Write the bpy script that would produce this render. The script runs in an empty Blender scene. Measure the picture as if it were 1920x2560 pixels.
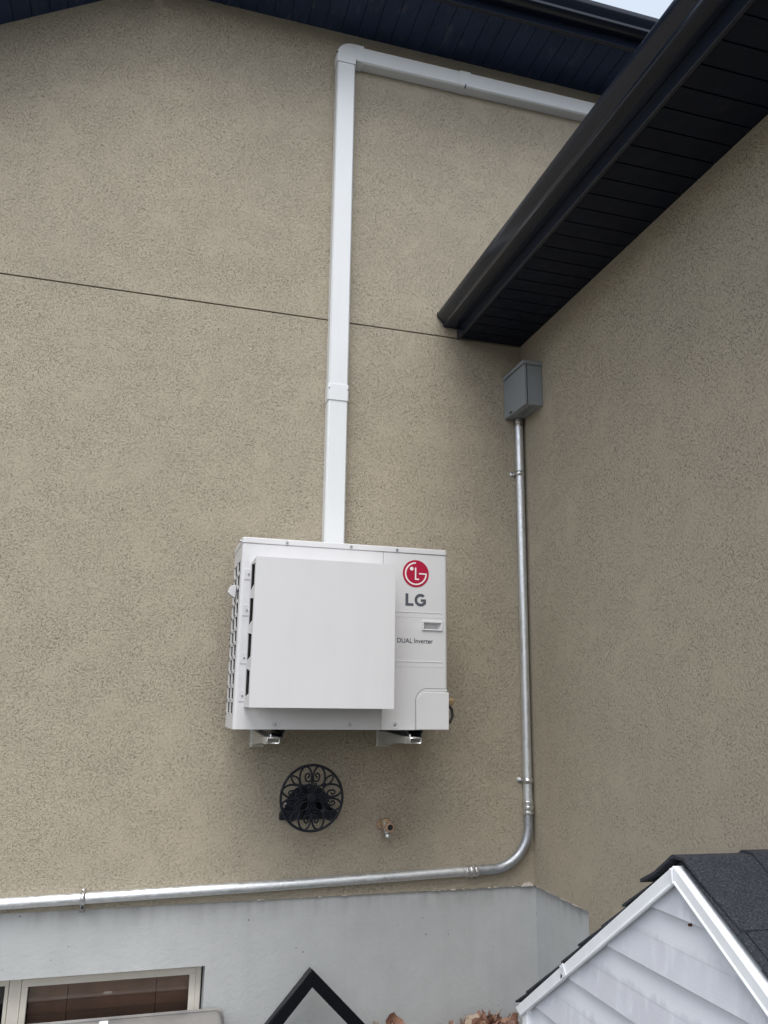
import bpy, bmesh, math, random
from mathutils import Vector, Matrix
random.seed(7)
S = bpy.context.scene
COL = S.collection
R = math.radians

# ------------------------------------------------------------------ camera
cam_d = bpy.data.cameras.new('camera')
cam = bpy.data.objects.new('camera', cam_d)
COL.objects.link(cam)
rx, dn, fw = (Vector(v) for v in ((0.96112467, -0.27576291, 0.01393473),
                                  (0.07601019, 0.21572857, -0.97349044),
                                  (0.26544644, 0.93670486, 0.22830284)))
M = Matrix((rx, -dn, -fw)).transposed().to_4x4()
M.translation = Vector((-1.911, -3.9, 1.75))
cam.matrix_world = M
cam_d.sensor_width = 36.0
cam_d.lens = 1990.84 / 2560 * 36.0
cam_d.clip_start = 0.05
cam_d.clip_end = 500
S.camera = cam

# ------------------------------------------------------------------ sky and sun
SUN_EL, SUN_AZ = 63.0, 201.0        # azimuth clockwise from +y (the back wall's outward side is -y)
w = bpy.data.worlds.new('World')
S.world = w
w.use_nodes = True
nt = w.node_tree
nt.nodes.clear()
out = nt.nodes.new('ShaderNodeOutputWorld')
bg = nt.nodes.new('ShaderNodeBackground')
sky = nt.nodes.new('ShaderNodeTexSky')
sky.sky_type = 'NISHITA'
sky.sun_disc = False
sky.sun_elevation = R(SUN_EL)
sky.sun_rotation = R(SUN_AZ)
sky.air_density = 1.0
sky.dust_density = 6.0
sky.ozone_density = 0.6
hs = nt.nodes.new('ShaderNodeHueSaturation')
hs.inputs['Saturation'].default_value = 0.75
nt.links.new(sky.outputs[0], hs.inputs['Color'])
tc = nt.nodes.new('ShaderNodeTexCoord')
sx = nt.nodes.new('ShaderNodeSeparateXYZ')
nt.links.new(tc.outputs['Generated'], sx.inputs[0])
mr = nt.nodes.new('ShaderNodeMapRange')
mr.inputs[1].default_value = .10
mr.inputs[2].default_value = .75
mr.inputs[3].default_value = .15
mr.inputs[4].default_value = .85
nt.links.new(sx.outputs['Z'], mr.inputs[0])
cn_ = nt.nodes.new('ShaderNodeTexNoise')          # thin uneven cloud
cn_.inputs['Scale'].default_value = 2.2
cn_.inputs['Detail'].default_value = 5
nt.links.new(tc.outputs['Generated'], cn_.inputs['Vector'])
cr_ = nt.nodes.new('ShaderNodeMix')
cr_.data_type = 'RGBA'
cr_.inputs[6].default_value = (1.75, 2.05, 2.4, 1)
cr_.inputs[7].default_value = (2.2, 2.42, 2.65, 1)
nt.links.new(cn_.outputs[0], cr_.inputs[0])
cm = nt.nodes.new('ShaderNodeMix')
cm.data_type = 'RGBA'
nt.links.new(mr.outputs[0], cm.inputs[0])
nt.links.new(hs.outputs[0], cm.inputs[6])
nt.links.new(cr_.outputs[2], cm.inputs[7])
nt.links.new(cm.outputs[2], bg.inputs['Color'])
bg.inputs['Strength'].default_value = 0.15
nt.links.new(bg.outputs[0], out.inputs[0])

sd = bpy.data.lights.new('sun', 'SUN')
sd.energy = 1.1
sd.angle = R(45)
sd.color = (1.0, 0.99, 0.965)
sun = bpy.data.objects.new('sun', sd)
COL.objects.link(sun)
az = R(SUN_AZ)
el = R(SUN_EL)
sv = Vector((math.sin(az) * math.cos(el), math.cos(az) * math.cos(el), math.sin(el)))
sun.rotation_euler = (-sv).to_track_quat('-Z', 'Y').to_euler()
sun.location = (-4, -6, 8)

S.view_settings.view_transform = 'Standard'
S.view_settings.look = 'None'
S.view_settings.gamma = 1
S.view_settings.use_curve_mapping = False
S.view_settings.exposure = 1.30

GZ = 0.22       # ground level
LED = 0.858     # top of the foundation

# ------------------------------------------------------------------ material helpers
def nodes(name):
    m = bpy.data.materials.new(name)
    m.use_nodes = True
    t = m.node_tree
    b = t.nodes['Principled BSDF']
    return m, t, b

def N(t, kind, **kw):
    n = t.nodes.new(kind)
    for k, v in kw.items():
        if k.startswith('i_'):
            n.inputs[k[2:].replace('_', ' ')].default_value = v
        else:
            setattr(n, k, v)
    return n

def coords(t, scale=(1, 1, 1), rot=(0, 0, 0)):
    g = N(t, 'ShaderNodeNewGeometry')
    mp = N(t, 'ShaderNodeMapping')
    mp.inputs['Scale'].default_value = scale
    mp.inputs['Rotation'].default_value = rot
    t.links.new(g.outputs['Position'], mp.inputs['Vector'])
    return mp.outputs[0]

def math_(t, op, a, b=None, c=None, clamp=False):
    n = N(t, 'ShaderNodeMath', operation=op, use_clamp=clamp)
    for i, v in enumerate((a, b, c)):
        if v is None:
            continue
        if isinstance(v, (int, float)):
            n.inputs[i].default_value = v
        else:
            t.links.new(v, n.inputs[i])
    return n.outputs[0]

def mixc(t, fac, a, b, mode='MIX'):
    n = N(t, 'ShaderNodeMix', data_type='RGBA', blend_type=mode)
    for i, v in ((0, fac), (6, a), (7, b)):
        if isinstance(v, (int, float)):
            n.inputs[i].default_value = v
        elif isinstance(v, tuple):
            n.inputs[i].default_value = (*v, 1) if len(v) == 3 else v
        else:
            t.links.new(v, n.inputs[i])
    return n.outputs[2]

def ramp(t, fac, lo, hi, a=0.0, b=1.0):
    n = N(t, 'ShaderNodeMapRange')
    n.inputs[1].default_value = lo
    n.inputs[2].default_value = hi
    n.inputs[3].default_value = a
    n.inputs[4].default_value = b
    t.links.new(fac, n.inputs[0])
    return n.outputs[0]

def noise(t, vec, scale, detail=3.0, rough=0.55, dist=0.0):
    n = N(t, 'ShaderNodeTexNoise')
    n.inputs['Scale'].default_value = scale
    n.inputs['Detail'].default_value = detail
    n.inputs['Roughness'].default_value = rough
    n.inputs['Distortion'].default_value = dist
    t.links.new(vec, n.inputs['Vector'])
    return n.outputs[0]

def bump(t, h, dist, strength=1.0, normal=None):
    n = N(t, 'ShaderNodeBump')
    n.inputs['Strength'].default_value = strength
    n.inputs['Distance'].default_value = dist
    t.links.new(h, n.inputs['Height'])
    if normal is not None:
        t.links.new(normal, n.inputs['Normal'])
    return n.outputs[0]

def plain(name, col, rough=0.5, metal=0.0, var=0.06, vscale=9.0, bumpd=0.0, bscale=300.0, spec=0.5):
    m, t, b = nodes(name)
    v = coords(t)
    n = noise(t, v, vscale, 5)
    f = ramp(t, n, 0.25, 0.75)
    c = mixc(t, f, tuple(x * (1 - var) for x in col), tuple(min(1, x * (1 + var)) for x in col))
    t.links.new(c, b.inputs['Base Color'])
    r = ramp(t, noise(t, v, vscale * 3, 4), 0.3, 0.7, rough * 0.88, min(1, rough * 1.12))
    t.links.new(r, b.inputs['Roughness'])
    b.inputs['Metallic'].default_value = metal
    b.inputs['Specular IOR Level'].default_value = spec
    if bumpd:
        t.links.new(bump(t, noise(t, v, bscale, 3), bumpd), b.inputs['Normal'])
    return m

def stucco(name, col, col2):
    """acrylic swirl finish: short wormy scratches of changing density and direction"""
    m, t, b = nodes(name)
    v = coords(t)
    warp = N(t, 'ShaderNodeTexNoise')
    warp.inputs['Scale'].default_value = 2.6
    warp.inputs['Detail'].default_value = 2
    t.links.new(v, warp.inputs['Vector'])
    wv = N(t, 'ShaderNodeVectorMath', operation='MULTIPLY_ADD')
    t.links.new(warp.outputs['Color'], wv.inputs[0])
    wv.inputs[1].default_value = (0.22, 0.22, 0.22)
    t.links.new(v, wv.inputs[2])
    mp = N(t, 'ShaderNodeMapping')
    mp.inputs['Scale'].default_value = (0.72, 0.72, 1.3)
    t.links.new(wv.outputs[0], mp.inputs['Vector'])
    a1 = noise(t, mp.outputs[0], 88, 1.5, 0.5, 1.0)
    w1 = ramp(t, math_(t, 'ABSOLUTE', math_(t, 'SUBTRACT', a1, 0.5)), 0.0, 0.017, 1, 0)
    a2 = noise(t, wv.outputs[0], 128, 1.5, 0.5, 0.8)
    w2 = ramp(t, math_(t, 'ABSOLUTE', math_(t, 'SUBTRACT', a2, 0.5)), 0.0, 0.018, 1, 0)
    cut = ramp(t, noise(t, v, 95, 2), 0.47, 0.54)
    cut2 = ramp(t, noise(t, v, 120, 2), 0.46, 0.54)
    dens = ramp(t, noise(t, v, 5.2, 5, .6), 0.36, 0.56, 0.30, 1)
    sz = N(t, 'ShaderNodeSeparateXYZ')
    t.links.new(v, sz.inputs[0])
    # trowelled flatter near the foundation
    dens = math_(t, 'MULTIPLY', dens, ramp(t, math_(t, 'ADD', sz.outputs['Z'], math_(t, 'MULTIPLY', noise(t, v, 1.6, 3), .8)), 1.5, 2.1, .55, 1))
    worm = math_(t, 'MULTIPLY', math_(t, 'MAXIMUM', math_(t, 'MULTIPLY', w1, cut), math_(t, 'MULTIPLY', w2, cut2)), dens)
    fine = noise(t, v, 420, 2)
    lump = noise(t, mp.outputs[0], 120, 3)
    h = math_(t, 'ADD', math_(t, 'MULTIPLY', worm, -1.0), math_(t, 'ADD', math_(t, 'MULTIPLY', fine, 0.22), math_(t, 'MULTIPLY', lump, 0.32)))
    t.links.new(bump(t, h, 0.0056, 1.0), b.inputs['Normal'])
    big = ramp(t, noise(t, v, 1.3, 5), 0.3, 0.7)
    c = mixc(t, big, col, col2)
    c = mixc(t, math_(t, 'MULTIPLY', ramp(t, noise(t, v, 24, 6), 0.35, 0.7), 0.12), c, tuple(x * 0.80 for x in col))
    # scratches painted darker, standing in for the shade inside them
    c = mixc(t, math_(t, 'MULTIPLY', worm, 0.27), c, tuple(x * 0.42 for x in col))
    t.links.new(c, b.inputs['Base Color'])
    b.inputs['Roughness'].default_value = 0.92
    b.inputs['Specular IOR Level'].default_value = 0.2
    return m

def cement(name, col):
    m, t, b = nodes(name)
    v = coords(t)
    n1 = ramp(t, noise(t, v, 3.0, 7, 0.62), 0.3, 0.7)
    vs = coords(t, (9, 9, 0.9))
    n2 = ramp(t, noise(t, vs, 1.8, 5), 0.50, 0.78)
    c = mixc(t, n1, tuple(x * 0.91 for x in col), tuple(x * 1.05 for x in col))
    c = mixc(t, math_(t, 'MULTIPLY', n2, 0.18), c, tuple(x * 0.72 for x in col))
    # grime washed down from under the stucco edge
    g = N(t, 'ShaderNodeSeparateXYZ')
    t.links.new(v, g.inputs[0])
    edge = ramp(t, g.outputs['Z'], LED - 0.10, LED, 0, 1)
    st = math_(t, 'MULTIPLY', edge, ramp(t, noise(t, coords(t, (22, 22, 2.5)), 1.0, 4), 0.40, 0.72))
    c = mixc(t, math_(t, 'MULTIPLY', st, 0.5), c, tuple(x * 0.5 for x in (col[0], col[1] * .96, col[2] * .9)))
    # dark pits
    vo = N(t, 'ShaderNodeTexVoronoi')
    vo.inputs['Scale'].default_value = 11
    t.links.new(v, vo.inputs['Vector'])
    pit = ramp(t, vo.outputs['Distance'], 0.030, 0.048, 1, 0)
    c = mixc(t, math_(t, 'MULTIPLY', pit, 0.75), c, (0.07, 0.065, 0.06))
    t.links.new(c, b.inputs['Base Color'])
    h = math_(t, 'ADD', noise(t, v, 55, 5, 0.6), math_(t, 'MULTIPLY', noise(t, v, 260, 3), 0.4))
    t.links.new(bump(t, h, 0.0022), b.inputs['Normal'])
    b.inputs['Roughness'].default_value = 0.85
    return m

def galv(name, base=(0.80, 0.83, 0.86), rough=0.46):
    m, t, b = nodes(name)
    v = coords(t)
    n = ramp(t, noise(t, v, 60, 5, 0.6), 0.3, 0.7)
    c = mixc(t, n, tuple(x * 0.86 for x in base), base)
    sc = ramp(t, math_(t, 'ABSOLUTE', math_(t, 'SUBTRACT', noise(t, coords(t, (1, 1, .55), (0, .6, 0)), 9, 3, .5, .4), 0.5)), 0, 0.006, 1, 0)
    sc = math_(t, 'MULTIPLY', sc, ramp(t, noise(t, v, 14, 2), 0.45, 0.6))
    c = mixc(t, math_(t, 'MULTIPLY', sc, 0.45), c, tuple(x * 0.45 for x in base))
    sp = ramp(t, noise(t, v, 210, 2), 0.62, 0.74)
    c = mixc(t, math_(t, 'MULTIPLY', sp, 0.35), c, (0.85, 0.87, 0.9))
    t.links.new(c, b.inputs['Base Color'])
    t.links.new(ramp(t, noise(t, v, 35, 4), 0.3, 0.7, rough * .75, rough * 1.35), b.inputs['Roughness'])
    b.inputs['Metallic'].default_value = 0.92
    t.links.new(bump(t, noise(t, v, 130, 3), 0.0006), b.inputs['Normal'])
    return m

def coated(name, col, rough=0.38):
    """powder coated sheet metal with a fine orange peel"""
    m, t, b = nodes(name)
    v = coords(t)
    c = mixc(t, ramp(t, noise(t, v, 2.4, 4), .3, .7), tuple(x * 0.975 for x in col), col)
    dust = ramp(t, noise(t, coords(t, (6, 6, 1.2)), 3, 5), 0.50, 0.8)
    c = mixc(t, math_(t, 'MULTIPLY', dust, 0.10), c, tuple(x * 0.72 for x in col))
    t.links.new(c, b.inputs['Base Color'])
    t.links.new(ramp(t, noise(t, v, 30, 4), .3, .7, rough * .9, rough * 1.15), b.inputs['Roughness'])
    t.links.new(bump(t, noise(t, v, 700, 2), 0.00025), b.inputs['Normal'])
    return m

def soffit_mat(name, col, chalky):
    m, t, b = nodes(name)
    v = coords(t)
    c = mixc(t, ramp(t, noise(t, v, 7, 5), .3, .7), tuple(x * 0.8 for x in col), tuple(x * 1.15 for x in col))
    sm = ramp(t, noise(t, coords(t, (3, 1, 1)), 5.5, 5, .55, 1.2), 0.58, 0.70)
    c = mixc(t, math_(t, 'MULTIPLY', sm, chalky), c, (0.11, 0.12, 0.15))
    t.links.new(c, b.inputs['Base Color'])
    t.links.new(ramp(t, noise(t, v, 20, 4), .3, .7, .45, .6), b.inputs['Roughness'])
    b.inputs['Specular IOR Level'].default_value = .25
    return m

def shingle_mat(name):
    m, t, b = nodes(name)
    v = coords(t)
    f = noise(t, v, 190, 3, .7)
    c = mixc(t, ramp(t, f, .35, .65), (0.007, 0.009, 0.014), (0.046, 0.052, 0.070))
    hi = ramp(t, noise(t, v, 230, 2, .8), 0.62, 0.70)
    c = mixc(t, math_(t, 'MULTIPLY', hi, .65), c, (0.24, 0.25, 0.27))
    c = mixc(t, ramp(t, noise(t, v, 16, 4), .35, .75, 0, .35), c, (0.012, 0.013, 0.017))
    t.links.new(c, b.inputs['Base Color'])
    b.inputs['Roughness'].default_value = 0.9
    t.links.new(bump(t, f, 0.004), b.inputs['Normal'])
    return m

def siding_mat(name):
    m, t, b = nodes(name)
    v = coords(t)
    base = (0.74, 0.76, 0.82)
    dirt = (0.50, 0.50, 0.56)
    gr = noise(t, coords(t, (1, 3, 120)), 2.2, 3)
    st = ramp(t, noise(t, coords(t, (1, 16, 6)), 1.0, 6, .62), 0.40, 0.50)
    bl = ramp(t, noise(t, v, 5.0, 5), 0.36, 0.58)
    # water-washed film: stays on the lower half of every board
    sp = N(t, 'ShaderNodeSeparateXYZ')
    t.links.new(v, sp.inputs[0])
    ph = math_(t, 'FRACT', math_(t, 'MULTIPLY', math_(t, 'SUBTRACT', sp.outputs['Z'], 1.244 - 0.151 * 10), 1 / 0.151))
    wob = math_(t, 'ADD', ph, math_(t, 'MULTIPLY', math_(t, 'SUBTRACT', noise(t, coords(t, (1, 14, 2)), 1.5, 5), .5), .45))
    low = ramp(t, wob, 0.50, 0.60, 1, 0)
    f = math_(t, 'MULTIPLY', math_(t, 'MULTIPLY', low, ramp(t, st, 0, 1, .45, 1)), ramp(t, bl, 0, 1, .55, 1))
    c = mixc(t, math_(t, 'MULTIPLY', f, .6), base, dirt)
    c = mixc(t, ramp(t, gr, .3, .7, 0, .05), c, (0.8, 0.82, 0.88))
    t.links.new(c, b.inputs['Base Color'])
    b.inputs['Roughness'].default_value = 0.55
    t.links.new(bump(t, gr, 0.0003), b.inputs['Normal'])
    return m

def ground_mat():
    m, t, b = nodes('packed gravel')
    v = coords(t)
    c = mixc(t, ramp(t, noise(t, v, 40, 6, .7), .35, .65), (0.085, 0.085, 0.07), (0.17, 0.165, 0.15))
    t.links.new(c, b.inputs['Base Color'])
    b.inputs['Roughness'].default_value = .9
    t.links.new(bump(t, noise(t, v, 60, 4), .02), b.inputs['Normal'])
    return m

def leaf_mat(name, a, bcol):
    m, t, b = nodes(name)
    v = coords(t)
    c = mixc(t, ramp(t, noise(t, v, 45, 5, .6), .3, .7), a, bcol)
    c = mixc(t, ramp(t, noise(t, v, 160, 3), .58, .7, 0, .6), c, tuple(x * .4 for x in a))
    t.links.new(c, b.inputs['Base Color'])
    b.inputs['Roughness'].default_value = .6
    t.links.new(bump(t, noise(t, v, 150, 3), .002), b.inputs['Normal'])
    return m

MT = dict(
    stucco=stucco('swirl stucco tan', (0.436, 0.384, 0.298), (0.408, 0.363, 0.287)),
    cement=cement('painted cement parging', (0.465, 0.480, 0.485)),
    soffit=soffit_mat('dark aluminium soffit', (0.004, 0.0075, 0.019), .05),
    soffitb=soffit_mat('chalked black soffit with blue haze', (0.024, 0.041, 0.090), .40),  # same product as the wing soffit; blue haze painted into the colour
    black=plain('dark prefinished aluminium', (0.011, 0.016, 0.030), .17, 0, .03, 3),
    white=coated('white powder coat', (0.66, 0.66, 0.675), .36),
    whitep=coated('white vinyl cover', (0.73, 0.75, 0.765), .42),
    grill=coated('white resin grille', (0.66, 0.66, 0.675), .45),
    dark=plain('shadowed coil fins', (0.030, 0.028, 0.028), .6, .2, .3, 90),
    seam=plain('panel seam', (0.12, 0.12, 0.13), .8),
    red=plain('emblem red', (0.39, 0.004, 0.040), .35, var=.02),
    emw=plain('emblem white', (0.82, 0.80, 0.80), .4, var=.02),
    ink=plain('lettering grey', (0.075, 0.085, 0.105), .45, var=.03),
    screw=plain('zinc screw', (0.42, 0.43, 0.45), .35, .9, .2, 200),
    galv=galv('galvanised steel conduit'),
    galvb=galv('bright galvanised steel', (0.72, 0.73, 0.74), .27),
    arm=plain('bracket steel', (0.60, 0.595, 0.56), .42, .25, .12, 60),
    foot=plain('blackened steel rail', (0.035, 0.045, 0.052), .35, .5, .2, 40),
    rubber=plain('black rubber', (0.012, 0.012, 0.013), .6),
    greybox=coated('grey enamel', (0.25, 0.27, 0.29), .40),
    iron=plain('black cast aluminium', (0.007, 0.010, 0.018), .42, 0, .25, 40, .0008, 240, .32),
    brass=plain('tarnished brass', (0.43, 0.295, 0.215), .6, .1, .25, 60),
    brassy=plain('yellow brass', (0.42, 0.30, 0.17), .5, .3, .15, 80),
    wframe=plain('almond vinyl', (0.78, 0.735, 0.65), .5, 0, .06, 12),
    blind=plain('brown wood slats', (0.60, 0.33, 0.23), .5, 0, .22, 8),
    gap=plain('dark interior', (0.02, 0.02, 0.022), .9),
    shingle=shingle_mat('asphalt shingle granules'),
    siding=siding_mat('weathered vinyl siding'),
    trim=plain('white aluminium trim', (0.84, 0.86, 0.89), .42, 0, .05, 18),
    wood=plain('weathered wood', (0.12, 0.09, 0.06), .85, 0, .3, 20),
    gloss=plain('gloss black paint', (0.005, 0.006, 0.009), .16, 0, .2, 20, spec=.22),
    chip=plain('exposed foam and plaster', (0.62, 0.58, 0.52), .9, 0, .12, 90, .003, 160),
    ground=ground_mat(),
    leafa=leaf_mat('dry leaf russet', (0.24, 0.12, 0.08), (0.38, 0.22, 0.155)),
    leafb=leaf_mat('dry leaf tan', (0.36, 0.27, 0.20), (0.50, 0.40, 0.31)),
    leafc=leaf_mat('dry leaf dark', (0.12, 0.062, 0.045), (0.22, 0.12, 0.085)),
    nail=plain('rust', (0.10, 0.035, 0.015), .9),
    rust=plain('rust bleed', (0.50, 0.36, 0.27), .8),
    label=plain('sticker', (0.5, 0.5, 0.5), .6),
    fence=plain('neighbour cladding', (0.30, 0.27, 0.23), .7, 0, .15, 3),
)

def glass_mat():
    m, t, b = nodes('window glass')
    t.nodes.remove(b)
    o = [n for n in t.nodes if n.type == 'OUTPUT_MATERIAL'][0]
    g = N(t, 'ShaderNodeBsdfGlossy')
    g.inputs['Roughness'].default_value = 0.01
    tr = N(t, 'ShaderNodeBsdfTransparent')
    tr.inputs[0].default_value = (.86, .87, .86, 1)
    lw = N(t, 'ShaderNodeFresnel')
    lw.inputs[0].default_value = 1.8
    mx = N(t, 'ShaderNodeMixShader')
    t.links.new(lw.outputs[0], mx.inputs[0])
    t.links.new(tr.outputs[0], mx.inputs[1])
    t.links.new(g.outputs[0], mx.inputs[2])
    t.links.new(mx.outputs[0], o.inputs[0])
    return m
MT['glass'] = glass_mat()

def plastic_mat():
    m, t, b = nodes('cloudy polycarbonate')
    v = coords(t)
    c = mixc(t, ramp(t, noise(t, v, 8, 5), .3, .7), (0.30, 0.29, 0.285), (0.42, 0.41, 0.40))
    t.links.new(c, b.inputs['Base Color'])
    b.inputs['Roughness'].default_value = .32
    b.inputs['Transmission Weight'].default_value = .35
    b.inputs['IOR'].default_value = 1.1
    return m
MT['plastic'] = plastic_mat()

# ------------------------------------------------------------------ geometry helpers
class MB:
    def __init__(s):
        s.v = []
        s.f = []
    def add(s, vs, fs):
        o = len(s.v)
        s.v += [tuple(v) for v in vs]
        s.f += [tuple(i + o for i in f) for f in fs]
        return s
    def box(s, x0, x1, y0, y1, z0, z1):
        x0, x1 = sorted((x0, x1)); y0, y1 = sorted((y0, y1)); z0, z1 = sorted((z0, z1))
        return s.add([(x0, y0, z0), (x1, y0, z0), (x1, y1, z0), (x0, y1, z0), (x0, y0, z1), (x1, y0, z1), (x1, y1, z1), (x0, y1, z1)],
                     [(0, 3, 2, 1), (4, 5, 6, 7), (0, 1, 5, 4), (1, 2, 6, 5), (2, 3, 7, 6), (3, 0, 4, 7)])
    def prism(s, pts, off):
        n = len(pts)
        off = Vector(off)
        a = [Vector(p) for p in pts]
        nrm = Vector((0, 0, 0))
        for i in range(n):
            nrm += a[i].cross(a[(i + 1) % n])
        if nrm.dot(off) < 0:
            a.reverse()
        b = [p + off for p in a]
        return s.add(a + b, [tuple(reversed(range(n))), tuple(range(n, 2 * n))] + [(i, (i + 1) % n, (i + 1) % n + n, i + n) for i in range(n)])
    def tube(s, pts, r, n=12, caps=True, flat=None, closed=False):
        pts = [Vector(p) for p in pts]
        m = len(pts)
        rs = r if isinstance(r, (list, tuple)) else [r] * m
        def tan(i):
            if closed:
                return (pts[(i + 1) % m] - pts[i - 1]).normalized()
            return (pts[min(i + 1, m - 1)] - pts[max(i - 1, 0)]).normalized()
        t0 = tan(0)
        up = Vector((0, 0, 1)) if abs(t0.z) < .9 else Vector((1, 0, 0))
        if flat:
            up = Vector(flat)
        u = t0.cross(up).normalized()
        vs, fs = [], []
        for i in range(m):
            t = tan(i)
            if flat:
                u = t.cross(Vector(flat)).normalized()
                w_ = Vector(flat)
            else:
                u = (u - t * u.dot(t)).normalized()
                w_ = t.cross(u)
            for k in range(n):
                a = 2 * math.pi * (k + (.5 if n == 4 else 0)) / n
                vs.append(pts[i] + (u * math.cos(a) + w_ * math.sin(a)) * rs[i])
        for i in range(m if closed else m - 1):
            for k in range(n):
                a, b = i * n + k, i * n + (k + 1) % n
                j = ((i + 1) % m) * n
                fs.append((a, b, j + (k + 1) % n, j + k))
        if caps and not closed:
            fs.append(tuple(reversed(range(n))))
            fs.append(tuple((m - 1) * n + k for k in range(n)))
        return s.add(vs, fs)
    def lathe(s, prof, c, axis, n=24):
        """prof: (radius, distance along axis)"""
        ax = Vector(axis).normalized()
        u = ax.orthogonal().normalized()
        w_ = ax.cross(u)
        c = Vector(c)
        vs, fs = [], []
        for (r, d) in prof:
            for k in range(n):
                a = 2 * math.pi * k / n
                vs.append(c + ax * d + (u * math.cos(a) + w_ * math.sin(a)) * r)
        for i in range(len(prof) - 1):
            for k in range(n):
                fs.append((i * n + k, i * n + (k + 1) % n, (i + 1) * n + (k + 1) % n, (i + 1) * n + k))
        fs.append(tuple(reversed(range(n))))
        fs.append(tuple((len(prof) - 1) * n + k for k in range(n)))
        return s.add(vs, fs)
    def sweep(s, prof, path_dir, start):
        """profile (3D offsets) extruded along one vector"""
        st = Vector(start)
        return s.prism([st + Vector(p) for p in prof], path_dir)

WL = {}
def wloc(o):
    return WL.get(o.name, Vector((0, 0, 0))) if o else Vector((0, 0, 0))

def obj(name, mb, mat, parent=None, bevel=0, seg=2, smooth=True, ang=35, label=None):
    me = bpy.data.meshes.new(name)
    vs = [Vector(v) for v in mb.v]
    lo = Vector([min(v[i] for v in vs) for i in range(3)])
    hi = Vector([max(v[i] for v in vs) for i in range(3)])
    org = Vector(((lo.x + hi.x) / 2, (lo.y + hi.y) / 2, lo.z))
    me.from_pydata([v - org for v in vs], [], mb.f)
    me.update()
    bm = bmesh.new()
    bm.from_mesh(me)
    bmesh.ops.recalc_face_normals(bm, faces=bm.faces)
    bm.to_mesh(me)
    bm.free()
    if mat:
        me.materials.append(MT[mat] if isinstance(mat, str) else mat)
    if smooth:
        me.shade_smooth()
        me.set_sharp_from_angle(angle=R(ang))
    o = bpy.data.objects.new(name, me)
    COL.objects.link(o)
    WL[o.name] = org
    if parent:
        o.parent = parent
        o.location = org - wloc(parent)
    else:
        o.location = org
    if bevel:
        md = o.modifiers.new('bevel', 'BEVEL')
        md.width = bevel
        md.segments = seg
        md.limit_method = 'ANGLE'
        md.angle_limit = R(40)
        md.harden_normals = False
    if label:
        o['label'] = label
    return o

def thing(name, loc, label, cat, group=None):
    o = bpy.data.objects.new(name, None)
    COL.objects.link(o)
    o.location = loc
    o.empty_display_size = .1
    WL[o.name] = Vector(loc)
    o['label'] = label
    o['category'] = cat
    if group:
        o['group'] = group
    return o

def tag(o, label, cat, group=None):
    o['label'] = label
    o['category'] = cat
    if group:
        o['group'] = group
    return o

# ------------------------------------------------------------------ ground
g = MB().add([(-150, -150, GZ), (150, -150, GZ), (150, 150, GZ), (-150, 150, GZ)], [(0, 1, 2, 3)])
obj('ground', g, 'ground')['kind'] = 'structure'

# ------------------------------------------------------------------ the house
house = thing('house', (0, 0, GZ), 'tan stucco house corner with grey cement foundation and black eaves', 'house')
GR = 3.743                      # height of the control joint
XL = -4.6
T = 0.03
# back stucco skin in two lifts either side of an 8 mm control joint
wm = MB()
wm.box(XL, 0, 0, T, LED, GR - .004)
wm.prism([(XL, 0, GR + .004), (2.6, 0, GR + .004), (2.6, 0, 5.62), (-2.168, 0, 5.62), (XL, 0, 5.62 - (XL * -1 - 2.168) * .619)], (0, T, 0))
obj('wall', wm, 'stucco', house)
obj('control_joint', MB().box(XL, -.40, .012, T - .002, GR - .006, GR + .006), 'gap', house)
# wing wall
wr = MB()
wr.box(0, T, -7, .03, LED, 3.80)
wr.box(0, T, -7, -.517, GZ, LED)
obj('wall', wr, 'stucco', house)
obj('wall_core', MB().box(XL, 2.6, T + .002, .25, LED + .002, 5.2).box(T + .002, .3, -7, T, GZ, 3.8), 'gap', house)
# foundation with the basement window opening
WX1, WZ1, WX0, WZ0 = -1.587, .600, -3.35, .20
fm = MB()
fm.box(WX1, .012, .012, .30, GZ - .2, LED)
fm.box(WX0, WX1, .012, .30, WZ1, LED)
fm.box(XL, WX0, .012, .30, GZ - .2, LED)
fm.box(WX0, WX1, .012, .30, GZ - .2, WZ0)
fm.box(.012, .29, -.512, .012, GZ - .2, LED)
obj('foundation', fm, 'cement', house)
# crumbled stucco edge along the foundation line
def chips(p0, p1, n, out, big):
    p0, p1 = Vector(p0), Vector(p1)
    d = (p1 - p0)
    for i in range(n):
        a = random.random()
        L = random.uniform(.004, .022) * big
        h = random.uniform(.0015, .004) * big
        c = p0 + d * a + Vector(out) * .0015
        u = d.normalized()
        pts = [c - u * L, c - u * L * .4 + Vector((0, 0, h)), c + u * L * .5 + Vector((0, 0, h * .8)), c + u * L, c + u * L * .3 - Vector((0, 0, h * .6)), c - u * L * .5 - Vector((0, 0, h * .5))]
        obj('chipped_edge', MB().prism(pts, Vector(out) * .002), 'chip', house, smooth=False)
chips((-.55, 0, LED), (-.02, 0, LED), 11, (0, -1, 0), 1)
chips((-2.4, 0, LED), (-.6, 0, LED), 6, (0, -1, 0), .8)
chips((0, -.02, LED), (0, -.5, LED), 30, (-1, 0, 0), .9)
obj('chipped_edge', MB().prism([(-.075, -.0015, LED - .002), (-.06, -.0015, LED + .014), (-.032, -.0015, LED + .017), (-.012, -.0015, LED + .010), (-.010, -.0015, LED - .002)], (0, -.003, 0)), 'chip', house, smooth=False)

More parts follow.
